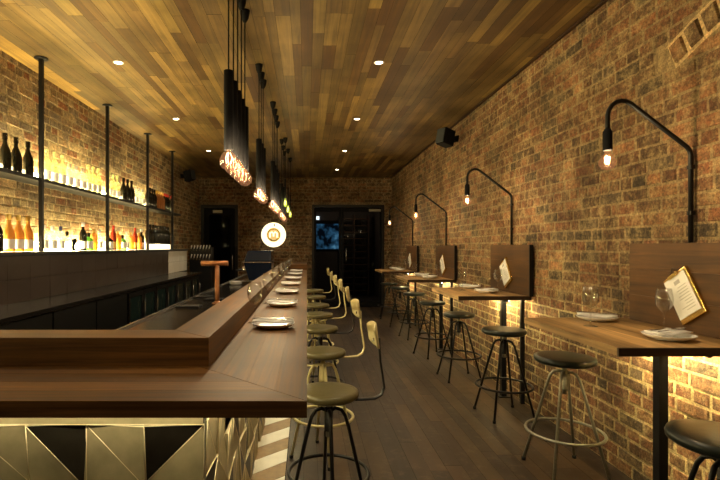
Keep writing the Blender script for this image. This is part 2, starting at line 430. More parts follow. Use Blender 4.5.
# ------------------------------------------------------------------ doors and the room beyond
mb = MB()
for a, b, c, d in ((DL[0], DL[0] + .07, 0, 2.38), (DL[1] - .07, DL[1], 0, 2.38), (DL[0] + .07, DL[1] - .07, 2.30, 2.38)):
    mb.box(a, b, YB - .03, YB + .10, c, d, M['black'])
d1 = struct(mb.build('door_1'))
mb = MB(); x0, x1 = DL[0] + .072, DL[1] - .072
for a, b, c, d in ((x0, x0 + .11, .01, 2.29), (x1 - .11, x1, .01, 2.29), (x0 + .11, x1 - .11, .01, .3), (x0 + .11, x1 - .11, 2.15, 2.29)):
    mb.box(a, b, YB + .02, YB + .065, c, d, M['blackmatt'])
mb.build('door_leaf', d1)
mb = MB(); mb.box(x0 + .11, x1 - .11, YB + .035, YB + .045, .3, 2.15, M['doorglass']); mb.build('glass_pane', d1)
mb = MB(); mb.tube([(x1 - .05, YB + .02, 1.22), (x1 - .05, YB - .05, 1.20), (x1 - .05, YB - .05, .88), (x1 - .05, YB + .02, .86)], .012, M['steel']); mb.build('door_handle', d1)
mb = MB(); mb.box(x0 + .2, x0 + .42, YB + .006, YB + .02, 2.19, 2.26, M['greymetal']); mb.build('door_sign', d1)

mb = MB()
for a, b, c, d in ((DR[0], DR[0] + .05, 0, 2.38), (DR[1] - .05, DR[1], 0, 2.38), (DR[0] + .05, DR[1] - .05, 2.32, 2.38)):
    mb.box(a, b, YB - .03, YB + .10, c, d, M['black'])
d2 = struct(mb.build('door_2'))
mid = .80
for (x0, x1) in ((DR[0] + .052, mid - .003), (mid + .003, DR[1] - .052)):
    mb = MB()
    for a, b, c, d in ((x0, x0 + .05, .01, 2.315), (x1 - .05, x1, .01, 2.315), (x0 + .05, x1 - .05, .01, .13), (x0 + .05, x1 - .05, 2.22, 2.315)):
        mb.box(a, b, YB + .02, YB + .065, c, d, M['blackmatt'])
    lf = mb.build('door_leaf', d2)
    mb = MB(); mb.box(x0 + .05, x1 - .05, YB + .035, YB + .045, .13, 2.22, M['doorglass']); mb.build('glass_pane', lf)
    if x0 > .5:
        mb = MB(); mb.tube([(x0 + .1, YB + .02, 1.36), (x0 + .1, YB - .05, 1.34), (x0 + .1, YB - .05, 1.06), (x0 + .1, YB + .02, 1.04)], .014, M['steel']); mb.build('door_handle', lf)
        mb = MB(); mb.box(x1 - .30, x1 - .03, YB - .03, YB + .02, 2.22, 2.28, M['greymetal']); mb.build('door_closer', lf)
# dim room beyond both doors
YR = YB + 3.0
mb = MB(); mb.keep = True
dk = plain('dark store room paint', (.03, .026, .022, 1), .7)
mb.face([(XL, YR, 0), (XR, YR, 0), (XR, YR, 2.7), (XL, YR, 2.7)], dk)
mb.face([(XL, YB + .12, 0), (XL, YR, 0), (XL, YR, 2.7), (XL, YB + .12, 2.7)], dk)
mb.face([(XR, YB + .12, 0), (XR, YB + .12, 2.7), (XR, YR, 2.7), (XR, YR, 0)], dk)
mb.face([(-.9, YB + .12, 0), (-.9, YB + .12, 2.7), (-.9, YR, 2.7), (-.9, YR, 0)], dk)
struct(mb.build('wall_beyond'))
mb = MB(); mb.box(XL, XR, YB + .101, YR, -.02, -.001, dk); struct(mb.build('floor'))
mb = MB(); mb.box(XL, XR, YB + .12, YR, 2.7, 2.72, dk); struct(mb.build('ceiling'))
# added glowing panel standing in for the blue street reflection in the glass
t = NT('blue street reflection glow'); e = t.n('ShaderNodeEmission', Strength=.9); tc = t.n('ShaderNodeTexCoord'); nz = t.n('ShaderNodeTexNoise', Scale=4.5, Detail=6)
rp = t.ramp([(.40, (.002, .004, .007, 1)), (.55, (.03, .10, .17, 1)), (.72, (.16, .40, .55, 1))]); t.l(tc, 'Object', nz, 'Vector'); t.l(nz, 'Fac', rp, 'Fac'); t.l(rp, 0, e, 0); t.l(e, 0, t.out, 0)
mb = MB(); mb.box(.18, 1.0, YR - .05, YR - .005, 1.30, 2.18, M['blackmatt']); w1 = struct(mb.build('reflection_panel'))
mb = MB(); mb.box(.22, .96, YR - .06, YR - .051, 1.34, 2.08, t.m); mb.build('reflection_face', w1)
mb = MB(); mb.box(.26, .36, YR - .085, YR - .061, 2.20, 2.30, emit('small lit sign face', (.8, .85, .8, 1), 3)); tag(mb.build('lit_box_sign'), 'small square white lit sign seen through the left glass door leaf', 'sign')
# wine rack behind the right-hand leaf
wr = empty('wine_rack', (1.33, YR - .45, 0), 'tall dark wine rack seen through the right glass door leaf', 'wine rack')
mb = MB()
for xx in (-.42, -.01, .40): mb.box(xx, xx + .03, -.15, .15, 0, 2.3, M['edge'])
mb.build('upright', wr)
for i in range(12):
    mb = MB(); mb.box(-.39, .40, -.15, .15, .15 + i * .185, .165 + i * .185, M['panel']); mb.build('shelf', wr)
mb = MB()
mb.tube([(-.3, -.10, .30), (-.3, .1, .30)], .001, M['b_dark'], 6)
for i in range(11):
    for j in range(6):
        xx = -.33 + j * .065 + (j > 2) * .21; mb.tube([(xx, -.16, .21 + i * .185), (xx, .1, .21 + i * .185)], [.014, .035], M['b_dark'], 8)
mb.build('stored_bottles', wr)['kind'] = 'stuff'
lt = bpy.data.lights.new('store room lamp', 'POINT'); lt.energy = 22; lt.color = (1, .6, .35); lt.shadow_soft_size = .1
lo = bpy.data.objects.new('store_room_lamp', lt); lo.location = (.9, YB + 1.2, 2.45); COL.objects.link(lo)

# ------------------------------------------------------------------ the bar
BT = 1.0; TH = .044
bar = empty('bar_counter', (0, 1.247, 0), 'long dark timber bar counter with raised inner ledge and faceted bronze front', 'bar counter')
O = Vector((0, 1.247, 0))
def bb(mb, name, parent=bar, bevel=0):
    o = mb.build(name, parent, loc=-O if parent is bar else None, bevel=bevel); return o
def slab(poly, z0, z1, m, name, em=None):
    mb = MB(); mb.prism(poly, z0, z1, m); return bb(mb, name, bevel=.002)
mb = MB(); rb = random.Random(31)
for k in range(4):
    a, b = k * .09025, (k + 1) * .09025; c = (.8, 1.2, .7, 1.15)[k]
    mb.prism([(-1.7, 1.247 + a), (-a, 1.247 + a), (-b, 1.247 + b - .0008), (-1.7, 1.247 + b - .0008)], BT - TH, BT, M['bar_x'], (c, c * .97, c * .92, 1))
bb(mb, 'countertop')
mb = MB()
for k in range(4):
    a, b = k * .09, (k + 1) * .09 - .0006; y = 9.6; ys = [9.6] + sorted([rb.uniform(3.2, 8.8) for _ in range(2)], reverse=True)
    for j, yy in enumerate(ys + [None]):
        if yy is None: break
        lo_ = ys[j + 1] + .001 if j + 1 < len(ys) else None; c = rb.uniform(.8, 1.2)
        mb.prism([(-a, (1.2495 + a) if lo_ is None else lo_), (-a, yy), (-b, yy), (-b, (1.2495 + b) if lo_ is None else lo_)], BT - TH, BT, M['bar_y'], (c, c * .97, c * .93, 1))
bb(mb, 'countertop')
# raised ledge (mitred), goes down behind the counter
slab([(-1.7, 1.609), (-.33, 1.609), (-.485, 1.764), (-1.7, 1.764)], BT - .04, 1.096, M['bar_x'], 'raised_ledge')
slab([(-.33, 1.6105), (-.33, 9.6), (-.485, 9.6), (-.485, 1.7655)], BT - .04, 1.096, M['bar_y'], 'raised_ledge')
slab([(-.329, 8.36), (0, 8.36), (0, 9.6), (-.329, 9.6)], BT + .001, 1.096, M['bar_x'], 'raised_ledge')
# core body
mb = MB(); mb.box(-1.7, -.395, 1.67, 1.76, 0.001, BT - .041, M['cab']); mb.box(-.482, -.395, 1.76, 9.55, 0.001, BT - .041, M['cab']); bb(mb, 'counter_body')
# faceted cladding
def tile(mb, A, U, V, N, s, hs, diag, m1, m2, trim=True):
    """square tile split along a diagonal into two tilted facets"""
    A, U, V, N = Vector(A), Vector(U), Vector(V), Vector(N)
    c = [A + N * hs[0], A + U * s + N * hs[1], A + U * s + V * s + N * hs[2], A + V * s + N * hs[3]]
    base = [A, A + U * s, A + U * s + V * s, A + V * s]
    if diag == 0: tris = ((0, 1, 2), (0, 2, 3)); dg = (0, 2)
    else: tris = ((0, 1, 3), (1, 2, 3)); dg = (1, 3)
    for tr, m in zip(tris, (m1, m2)): mb.face([c[i] for i in tr], m)
    for i in range(4):
        j = (i + 1) % 4
        if hs[i] + hs[j] > .001: mb.face([base[i], base[j], c[j] + N * 1e-5, c[i] + N * 1e-5], M['brasspanel'])
    if trim:
        mb.tube([c[dg[0]], c[dg[1]]], .0016, M['trimbrass'], 4)
        mb.tube([c[0], c[3]], .002, M['trimbrass'], 4); mb.tube([c[3], c[2]], .002, M['trimbrass'], 4)
mb = MB(); mb.keep = True; S = .1985; rr = random.Random(5)
bp, dp = M['brasspanel'], M['shadepanel']
rows = 5
for r in range(rows):
    for k in range(7):
        A = (-.348 - S * (k + 1), 1.632, .8 - S * (4 - r)); U = (1, 0, 0); V = (0, 0, 1); N = (0, -1, 0)
        hs = [rr.choice([0, .012, .03]) for _ in range(4)]; dg = rr.choice([0, 1]); m1, m2 = rr.choice([(bp, dp), (bp, bp), (dp, bp), (bp, bp)])
        if r == 3:
            if k == 0: hs, dg, m1, m2 = [.0, .028, .012, .026], 0, bp, dp
            if k == 1: hs, dg, m1, m2 = [.010, .026, .030, .012], 1, bp, bp
            if k == 2: hs, dg, m1, m2 = [.0, .030, .006, .024], 1, bp, dp
            if k == 3: hs, dg, m1, m2 = [.012, .0, .020, .028], 1, bp, bp
        if r == 4: hs = [.02, .02, .0, .0]; dg = 1; m1 = m2 = bp
        if .8 - S * (4 - r) < 0: hs = [h for h in hs]
        if r == 4: S2 = .15; mb2 = S
        A = (A[0], A[1], max(A[2], .004))
        if r == 4:
            AA = Vector(A); s = S; cs = [AA + Vector((0, -.022, .004)), AA + Vector((s, -.022, .004)), AA + Vector((s, 0, .15)), AA + Vector((0, 0, .15))]
            mb.face(cs, bp); mb.tube([cs[0], cs[1]], .002, M['trimbrass'], 4)
        else: tile(mb, A, U, V, N, S, hs, dg, m1, m2)
bb(mb, 'faceted_cladding')
mb = MB(); mb.keep = True
n = int((9.55 - 1.65) / S)
for r in range(rows - 1):
    for k in range(n):
        A = (-.352, 1.655 + S * k, max(.8 - S * (4 - r), .004)); hs = [rr.choice([0, .008, .018]) for _ in range(4)]
        m1, m2 = rr.choice([(bp, bp), (bp, dp), (bp, bp), (dp, bp)])
        tile(mb, A, (0, 1, 0), (0, 0, 1), (1, 0, 0), S, hs, (k + r) % 2, m1, m2, trim=k < 12)
mb.face([(-.35, 1.64, .8), (-.35, 9.55, .8), (-.35, 9.55, .955), (-.35, 1.64, .955)], bp)
bb(mb, 'faceted_cladding')
mb = MB(); mb.box(-.394, -.352, 1.634, 9.55, .002, .955, M['cab']); mb.box(-1.7, -.35, 1.6335, 1.669, .002, .955, M['cab']); bb(mb, 'cladding_backing')
mb = MB(); mb.box(-1.68, -.30, 1.50, 1.515, .944, .9555, M['ledbar']); o = bb(mb, 'light_strip'); o['label'] = 'warm light strip under the near overhang'
mb = MB(); mb.box(-.275, -.26, 1.57, 9.5, .944, .9555, emit('warm aisle light strip', (1, .84, .46, 1), 75)); bb(mb, 'light_strip')

# service counter inside the bar
sv = empty('service_counter', (-.83, 1.8, 0), 'low dark steel work counter along the inside of the bar', 'counter')
mb = MB(); mb.box(-.34, .335, 0.0, 7.6, .85, .88, M['darksteel']); mb.build('steel_top', sv, bevel=.003)
mb = MB(); mb.box(-.30, .335, 0.03, 7.57, .001, .849, M['cab']); mb.build('cabinet_body', sv)
mb = MB(); mb.box(-.34, -.325, 0.0, 7.6, .88, .895, M['steel']); mb.build('front_lip', sv)
# drip trays
for i, (x, y, t_) in enumerate(((-1.02, 4.15, 'nearest'), (-1.05, 4.95, 'middle'), (-.90, 4.72, 'beside the tap post'))):
    tr = empty('drip_tray', (x, y, .8805), 'slatted steel drip tray on the service counter, %s of three' % ['nearest the camera', 'farthest', 'closest to the copper tap post'][i], 'drip tray', 'drip trays on the service counter')
    mb = MB(); mb.box(-.10, .10, -.07, .07, 0, .012, M['black']); mb.build('tray', tr)
    mb = MB()
    for k in range(9): mb.box(-.095 + k * .0225, -.085 + k * .0225, -.065, .065, .012, .018, M['steel'])
    mb.build('grate', tr)

# copper T tap
tp = empty('beer_tap', (-.82, 4.38, .8805), 'copper T-shaped beer tap post standing on the service counter', 'beer tap')
mb = MB(); mb.lathe([(0, 0), (.05, 0), (.05, .008), (.03, .018), (.022, .03), (0, .03)], M['copper']); mb.build('base_flange', tp)
mb = MB(); mb.lathe([(.021, .02), (.021, .36), (0, .36)], M['copper']); mb.build('post', tp)
mb = MB(); mb.tube([(-.145, 0, .37), (.10, 0, .37)], .024, M['copper'], 14); mb.build('cross_bar', tp)

# espresso machine
es = empty('espresso_machine', (-.62, 7.0, .8805), 'dark blue espresso machine at the far end of the service counter', 'espresso machine')
E = M['navy']
mb = MB(); mb.hexa([(-.20, -.24, .05), (.12, -.24, .05), (.12, .24, .05), (-.20, .24, .05), (-.27, -.26, .30), (.12, -.26, .30), (.12, .26, .30), (-.27, .26, .30)], E); mb.build('lower_body', es, bevel=.012)
mb = MB(); mb.hexa([(-.27, -.27, .31), (.12, -.27, .31), (.12, .27, .31), (-.27, .27, .31), (-.22, -.24, .47), (.12, -.24, .47), (.12, .24, .47), (-.22, .24, .47)], E); mb.build('top_housing', es, bevel=.02)
mb = MB(); mb.box(-.28, .125, -.275, .275, .30, .312, M['steel']); mb.build('chrome_band', es)
mb = MB(); mb.box(-.30, -.1, -.25, .25, .03, .05, M['steel']); mb.build('drip_tray', es)
for s in (-.13, .13):
    mb = MB(); mb.lathe([(.035, .19), (.035, .24), (0, .24)], M['steel'], c=(-.27, s, 0)); mb.tube([(-.27, s, .2), (-.40, s, .185)], .012, M['black']); mb.build('group_head', es)
for s in (-.2, .2):
    for xx in (-.17, .09):
        mb = MB(); mb.lathe([(0, 0), (.02, 0), (.02, .05), (0, .05)], M['steel'], c=(xx, s, 0)); mb.build('foot', es)
# stack of cups/plates beside the machine
for i in range(3):
    mb = MB(); mb.lathe([(0, .001), (.05, .001), (.085, .014), (.086, .017), (.05, .006), (0, .005)], M['white'])
    tag(mb.build('saucer', loc=(-.98, 6.6, .881 + i * .016)), 'white saucer in the small pile left of the espresso machine, %s' % ['at the bottom', 'in the middle', 'on top'][i], 'saucer', 'saucers by the espresso machine')

# ------------------------------------------------------------------ back bar
def unit(y0, y1, i):
    o = empty('bar_fridge', (-1.83, y0, 0), 'black glass-door bar fridge under the back counter, %s from the near end' % ORD[i], 'fridge', 'fridges under the back counter')
    w = y1 - y0
    mb = MB(); mb.box(-.35, -.03, .004, w - .004, .001, .945, M['cab']); mb.build('cabinet_body', o)
    mb = MB()
    for a, b, c, d in ((.008, .05, .1, .92), (w - .05, w - .008, .1, .92), (.05, w - .05, .1, .15), (.05, w - .05, .87, .92)): mb.box(-.028, 0, a, b, c, d, M['black'])
    d = mb.build('door', o)
    mb = MB(); mb.box(-.02, -.012, .05, w - .05, .15, .87, plain('smoked fridge glass', (.015, .03, .03, 1), .05) if i == 0 else bpy.data.materials['smoked fridge glass']); mb.build('glass_pane', d)
    mb = MB(); mb.tube([(0, w - .03, .5), (.025, w - .03, .52), (.025, w - .03, .78), (0, w - .03, .8)], .006, M['steel'], 8); mb.build('handle', d)
for i in range(7): unit(4.93 + i * .455, 4.93 + (i + 1) * .455, i)
lc = empty('base_cabinet', (-1.83, .6, 0), 'plain black cabinet under the near end of the back counter', 'cabinet')
mb = MB(); mb.box(-.36, -.02, 0, 4.31, .001, .945, M['cab']); mb.build('cabinet_body', lc)
for k in range(6):
    mb = MB(); mb.box(-.019, 0, .01 + k * .715, .705 + k * .715, .1, .93, M['cab']); mb.build('door', lc)
mb = MB(); mb.box(-2.195, -1.80, .6, 8.2, .946, .975, M['stonetop']); tag(mb.build('back_counter_top'), 'long black polished worktop along the tiled splashback', 'worktop')
# tiled half-height wall with dark cap
tw = empty('tiled_back_ledge', (-2.2, .6, 0), 'waist-high tiled partition with black cap behind the back counter', 'partition')
mb = MB(); mb.box(-.27, -.008, 0, 8.2, .001, 1.335, M['tilegap']); mb.build('core_wall', tw)
mb = MB(); mb.keep = False; rr = random.Random(9)
for k in range(28):
    for r in range(2):
        m = M['tileglare'] if .6 + k * .293 > 7.4 else M['tile']
        c = rr.uniform(.7, 1.2)
        y0 = k * .2925 + .002; y1 = y0 + .2885; z0 = .977 + r * .178; z1 = z0 + .1755; zc = (z0 + z1) / 2
        a = rr.choice([0, 1]); h = rr.uniform(.0, .004)
        mb.hexa([(-.0079, y0, z0), (-.001 + h * a, y0, z0), (-.001, y1, z0), (-.0079, y1, z0), (-.0079, y0, z1), (-.001, y0, z1), (-.001 + h, y1, z1), (-.0079, y1, z1)], m)
mb.build('glazed_tiles', tw)
mb = MB(); mb.box(-.27, .03, -.01, 8.22, 1.336, 1.362, M['cab']); mb.build('cap', tw, bevel=.002)
LZ = 1.3625
mb = MB(); mb.box(-.268, -.232, .1, 7.45, 1.3628, 1.45, M['led']); tag(mb.build('light_box', loc=(-2.2, .6, 0)), 'long glowing white light box along the back of the tiled ledge', 'light box')

# bottle rack: posts, upper shelf, strip
rk = empty('bottle_rack', (-2.31, 0, 0), 'black steel rack of ceiling posts carrying the long upper bottle shelf', 'shelf rack')
SZ = 1.995
mb = MB(); mb.box(-.186, .0235, .6, 8.72, SZ - .03, SZ, M['black']); mb.build('upper_shelf', rk, bevel=.002)
mb = MB(); mb.box(-.165, -.11, .7, 8.15, SZ + .0005, SZ + .06, M['led']); mb.build('light_strip', rk)['label'] = 'glowing strip along the back of the upper shelf'
PY = (1.35, 2.73, 4.10, 5.46, 6.84, 8.09)
for y in PY:
    mb = MB(); mb.box(.024, .056, y - .015, y + .015, LZ + .001, CEIL - .012, M['black']); p = mb.build('post', rk)
    mb = MB(); mb.lathe([(0, 0), (.055, 0), (.055, .011), (0, .011)], M['black'], c=(.040, y, CEIL - .012)); mb.build('ceiling_flange', p)

# ------------------------------------------------------------------ bottles
def bottle(kind):
    """(name, body profile, colour, cap, label)"""
    P = {
     'wine': ([(0, 0), (.036, 0), (.038, .006), (.038, .17), (.034, .19), (.016, .225), (.0145, .235), (.0145, .285), (.016, .287), (.016, .297), (0, .297)]),
     'burg': ([(0, 0), (.042, 0), (.044, .008), (.044, .13), (.038, .165), (.018, .215), (.0145, .235), (.0145, .285), (.017, .287), (.017, .298), (0, .298)]),
     'spirit': ([(0, 0), (.038, 0), (.040, .006), (.040, .16), (.036, .178), (.016, .195), (.014, .21), (.014, .235), (0, .235)]),
     'squat': ([(0, 0), (.046, 0), (.05, .01), (.05, .10), (.04, .125), (.016, .145), (.014, .19), (0, .19)]),
     'tall': ([(0, 0), (.032, 0), (.034, .006), (.034, .2), (.028, .215), (.013, .24), (.012, .3), (0, .3)])}[kind]
    return P
BSPEC = {
 'dark_wine': ('burg', 'b_dark', 'b_dark', None), 'white_wine': ('wine', 'b_wine', 'b_clear', 'l_white'), 'clear': ('spirit', 'b_clear', 'l_white', 'l_white'),
 'clear_navy': ('spirit', 'b_clear', 'l_navy', 'l_white'), 'clear_dark': ('squat', 'b_clear', 'b_dark', None), 'amber_label': ('burg', 'b_amber', 'l_gold', 'l_white'),
 'amber': ('spirit', 'b_amber', 'l_gold', None), 'red': ('tall', 'b_red', 'l_red', 'l_gold'), 'green': ('squat', 'b_green', 'b_dark', 'l_white'),
 'red_top': ('wine', 'b_dark', 'l_red', None), 'gold_top': ('wine', 'b_brown', 'l_gold', None), 'dark_white': ('wine', 'b_dark', 'l_white', 'l_white'), 'dark_squat': ('squat', 'b_dark', 'l_gold', 'l_white'), 'black_wine': ('wine', 'b_dark', 'b_dark', None)}
DESC = {'dark_wine': 'black sloping-shouldered bottle', 'white_wine': 'pale yellow wine bottle', 'clear': 'clear white-capped bottle', 'clear_navy': 'clear navy-capped bottle',
 'clear_dark': 'squat clear bottle', 'amber_label': 'amber white-labelled bottle', 'amber': 'amber spirit bottle', 'red': 'tall red bottle', 'green': 'squat green bottle',
 'red_top': 'dark red-capped wine bottle', 'gold_top': 'amber gold-capped bottle', 'dark_white': 'dark white-labelled bottle', 'dark_squat': 'squat dark bottle', 'black_wine': 'slim black bottle'}
protos = {}
def bproto(k):
    if k in protos: return protos[k]
    shape, gm, cm, lm = BSPEC[k]; P = bottle(shape); H = P[-1][1]; r = max(p[0] for p in P)
    o = empty('bottle', (0, 0, 0), '', 'bottle')
    mb = MB(); mb.lathe(P, M[gm], seg=16); mb.build('glass_body', o)
    mb = MB(); mb.lathe([(P[-3][0] + .0015, H - .045), (P[-3][0] + .002, H + .001), (0, H + .001)], M[cm], seg=14); mb.build('cap', o)
    if lm:
        mb = MB(); mb.lathe([(r + .0008, .02), (r + .0008, .10)], M[lm], seg=16); mb.build('paper_label', o)
    protos[k] = Proto(o); return protos[k]
SEG = ['before the first post', 'between posts one and two', 'between posts two and three', 'between posts three and four', 'past the last post']
def seg_of(y): return 0 if y < PY[2] else 1 if y < PY[3] else 2 if y < PY[4] else 3 if y < PY[5] else 4
cnt = {}
def put(kind, px, shelf):
    X = -2.375
    if shelf == 'upper':
        X = -2.375; z = SZ + .001; f = 'on the upper shelf'
    else:
        X = -2.375; z = LZ + .001; f = 'on the lower ledge'
    y = 480 * -X / (307 - px); s = seg_of(y)
    if shelf == 'plinth': z += .0805; f = 'on the white step'
    lst.append((kind, X, y, z, f, s))
lst = []
for px in (5, 16, 28): put('dark_wine', px, 'upper')
for px in (46.5, 54.5, 62): put('white_wine', px, 'upper')
for px in (69, 76, 82.5): put('clear', px, 'upper')
for px in (88, 93, 98): put('white_wine', px, 'upper')
for px in (109, 113, 117): put('white_wine', px, 'upper')
for px in (123.5, 127.5, 131.5): put('dark_wine', px, 'upper')
for px in (135.5, 139, 142.2): put('clear', px, 'upper')
for px in (147.5, 150, 152.4, 154.6): put('black_wine', px, 'upper')
for px in (156.8, 158.8, 160.8, 162.7): put('gold_top', px, 'upper')
for px in (164.6, 166.4, 168.1, 171.4): put('red_top', px, 'upper')
put('dark_wine', -3, 'lower')
for px in (9, 18.5, 28): put('amber_label', px, 'lower')
for px, k in ((44, 'clear'), (52.5, 'clear'), (60.5, 'clear_navy'), (67, 'clear_dark'), (83, 'dark_white'), (88.5, 'green'), (94, 'amber'), (99.5, 'clear'), (109, 'dark_squat'), (113.5, 'red'), (118, 'amber'), (122.5, 'green'),
              (126.5, 'clear'), (131, 'amber'), (135, 'red'), (139, 'amber'), (141.5, 'dark_white')): put(k, px, 'lower')
for px in (147.8, 150.4, 153, 155.4, 157.7, 160, 162.2, 164.3, 166.3, 168.2): put('black_wine', px, 'plinth')
from collections import Counter
key = lambda t: (t[0], t[4], t[5]); tot = Counter(key(t) for t in lst); seen = Counter()
for t_ in lst:
    kind, X, y, z, f, s = t_
    seen[key(t_)] += 1; n = seen[key(t_)]
    lab = '%s %s, %s' % (DESC[kind], f, SEG[s]) + ((', %s from left' % ORD[n - 1]) if tot[key(t_)] > 1 else '')
    o = bproto(kind).place((X, y, z), R.uniform(0, 6), lab, 'bottles ' + f)
mb = MB(); mb.box(-2.425, -2.322, 6.93, 8.15, LZ + .0005, LZ + .08, emit('translucent lit step', (1, .85, .5, 1), 3)); tag(mb.build('bottle_step'), 'glowing white step under the black bottles at the far end', 'display step')
# black pointed price stand among the bottles
mb = MB(); mb.prism([(0, 0), (.05, 0), (.05, .09), (0, .09)], 0, .01, M['blackmatt'], mat=Matrix.Rotation(PI / 2, 4, 'Y')); mb.b.free()
mb = MB(); c = 480 * 2.33 / (307 - 75)
mb.face([(-2.33, c - .045, LZ + .002), (-2.33, c + .02, LZ + .002), (-2.33, c - .005, LZ + .05), (-2.33, c + .05, LZ + .095), (-2.33, c + .02, LZ + .125), (-2.33, c - .045, LZ + .11)], M['blackmatt'])
o = mb.build('arrow_stand'); sm = o.modifiers.new('t', 'SOLIDIFY'); sm.thickness = .012
tag(o, 'black notched display stand among the clear bottles on the lower ledge', 'stand')

# tap wall at the back left
tw2 = empty('tap_cabinet', (-2.12, 9.55, 0), 'black tap cabinet with two rows of chrome handles at the back left', 'tap cabinet')
mb = MB(); mb.box(-.22, .22, 0, .25, .001, 1.40, M['cab']); mb.build('cabinet_body', tw2, bevel=.004)
for k in range(7):
    for r, z in enumerate((1.18, 1.36)):
        x = -.18 + k * .06
        mb = MB(); mb.tube([(x, -.0, z), (x, -.05, z), (x, -.06, z - .04)], .007, M['steel'], 8); mb.tube([(x, -.04, z), (x + .02, -.05, z + .075)], [.007, .013], M['white'], 8); mb.build('tap', tw2)

# ------------------------------------------------------------------ stools
def legpts(a, hub, hubz, foot, shoulder=.11):
    ca, sa = math.cos(a), math.sin(a)
    pr = [(.012, hubz), (.035, hubz + .012), (.065, hubz + .002), (.085, hubz - .03), (.10, hubz - .08), (foot, .008)]
    return [(r * ca, r * sa, z) for r, z in pr]
def make_stool(H, back, fm, sm, foot, ringz, ringr, seatr, a0):
    o = empty('bar_stool', (0, 0, 0), '', 'stool')
    hz = H - .11
    t = .045
    mb = MB(); mb.lathe([(0, H - t), (seatr * .9, H - t), (seatr * .985, H - t * .75), (seatr, H - t * .45), (seatr * .97, H - t * .16), (seatr * .85, H - .003), (seatr * .5, H), (0, H + .001)], sm, seg=36); mb.build('seat', o)
    mb = MB(); mb.lathe([(0, hz - .13), (.014, hz - .13), (.014, H - t - .001)], M['greymetal'] if fm is not M['cream'] else fm, seg=12); mb.lathe([(.022, hz - .1), (.022, hz + .02), (.014, hz + .02)], fm, seg=12); mb.lathe([(.02, H - t - .012), (.06, H - t - .004), (.06, H - t), (0, H - t)], fm, seg=16); mb.build('screw_post', o)
    for k in range(4):
        a = a0 + k * PI / 2
        mb = MB(); mb.tube(legpts(a, 0, hz, foot), .0095, fm, 9); lg = mb.build('leg', o)
        mb = MB(); mb.lathe([(0, 0), (.013, 0), (.013, .02), (0, .02)], M['rubber'], c=(foot * math.cos(a), foot * math.sin(a), .001), seg=10); mb.build('foot_cap', lg)
    mb = MB(); mb.ring((0, 0, ringz), ringr, .0095, fm, 40); mb.build('foot_ring', o)
    if back:
        q = H - t - .012
        path = [(.02, q), (.17, q), (.235, q + .004), (.268, q + .022), (.282, q + .06), (.272, q + .13), (.262, q + .19), (.258, q + .25), (.256, q + .31)]
        mb = MB(); mb.tube([(r, 0, z) for r, z in path], .016, fm, 8, flat=(.4, 1.0)); mb.build('back_support', o)
        mb = MB(); n = 10; Rr = .24; zc = q + .325; v = []
        for i in range(n + 1):
            th = -.44 + .88 * i / n; col = []
            for j in range(6):
                w_ = j / 5; hh = .062 * (1 - .35 * (abs(th) / .44) ** 4)
                z = zc + hh * (2 * w_ - 1); rr_ = Rr - .015 * (w_) + .006
                col.append(mb.b.verts.new((rr_ * math.cos(th) + .0, rr_ * math.sin(th), z)))
            v.append(col)
        for i in range(n):
            for j in range(5):
                f = mb.b.faces.new((v[i][j], v[i + 1][j], v[i + 1][j + 1], v[i][j + 1])); f.smooth = True; f.material_index = mb.mi(M['cream'])
        b = mb.build('backrest', o); sd = b.modifiers.new('s', 'SOLIDIFY'); sd.thickness = .008; sd.offset = 1
        mb = MB(); mb.lathe([(0, .0), (.009, 0), (.009, .006), (0, .008)], M['steel'], c=(0, 0, 0), seg=10, mat=Matrix.Rotation(-PI / 2, 4, 'Y')); mb.build('bolt', b, loc=(.231, 0, q + .30))
    return o
PD = [2.39, 3.25, 4.13, 5.00, 5.88, 6.80, 7.66]                   # bar places
BH = [.69, .715, .74, .75, .74, .74, .74]
BM = ['black', 'cream', 'black', 'cream', 'cream', 'black', 'cream']
SD = [2.41, 3.22, 4.0, 4.75, 5.6, 6.55, 7.5]
for i in range(7):
    o = make_stool(BH[i], True, M[BM[i]], M['olive'], .215, .27, .20, .152, R.uniform(-.25, .25) if i else .03)
    o.location = (.108, SD[i], 0); o.rotation_euler = (0, 0, [.05, .12, -.06, .05, .1, -.05, .08][i])
    o['label'] = 'olive bar stool with %s frame and backrest, %s along the bar from the camera' % (BM[i], ORD[i]); o['group'] = 'backed stools along the bar'
RS = [(1.53, 1.76, .715, 'black'), (1.61, 3.0, .722, 'greymetal'), (1.64, 4.0, .722, 'black'), (1.62, 5.12, .70, 'black'), (1.62, 6.2, .70, 'black'), (1.65, 7.4, .70, 'black'), (1.65, 8.5, .70, 'black'), (1.62, 9.45, .70, 'black')]
for i, (x, y, h, m) in enumerate(RS):
    o = make_stool(h, False, M[m], M['dkgreen'], .245, .25, .222, .178 if i < 3 else .165, .85 if i == 1 else R.uniform(.4, 1.1))
    o.location = (x, y, 0)
    o['label'] = 'backless stool with %s frame by the brick wall, %s from the camera' % ('pale grey' if m == 'greymetal' else 'black', ORD[i]); o['group'] = 'backless stools along the brick wall'

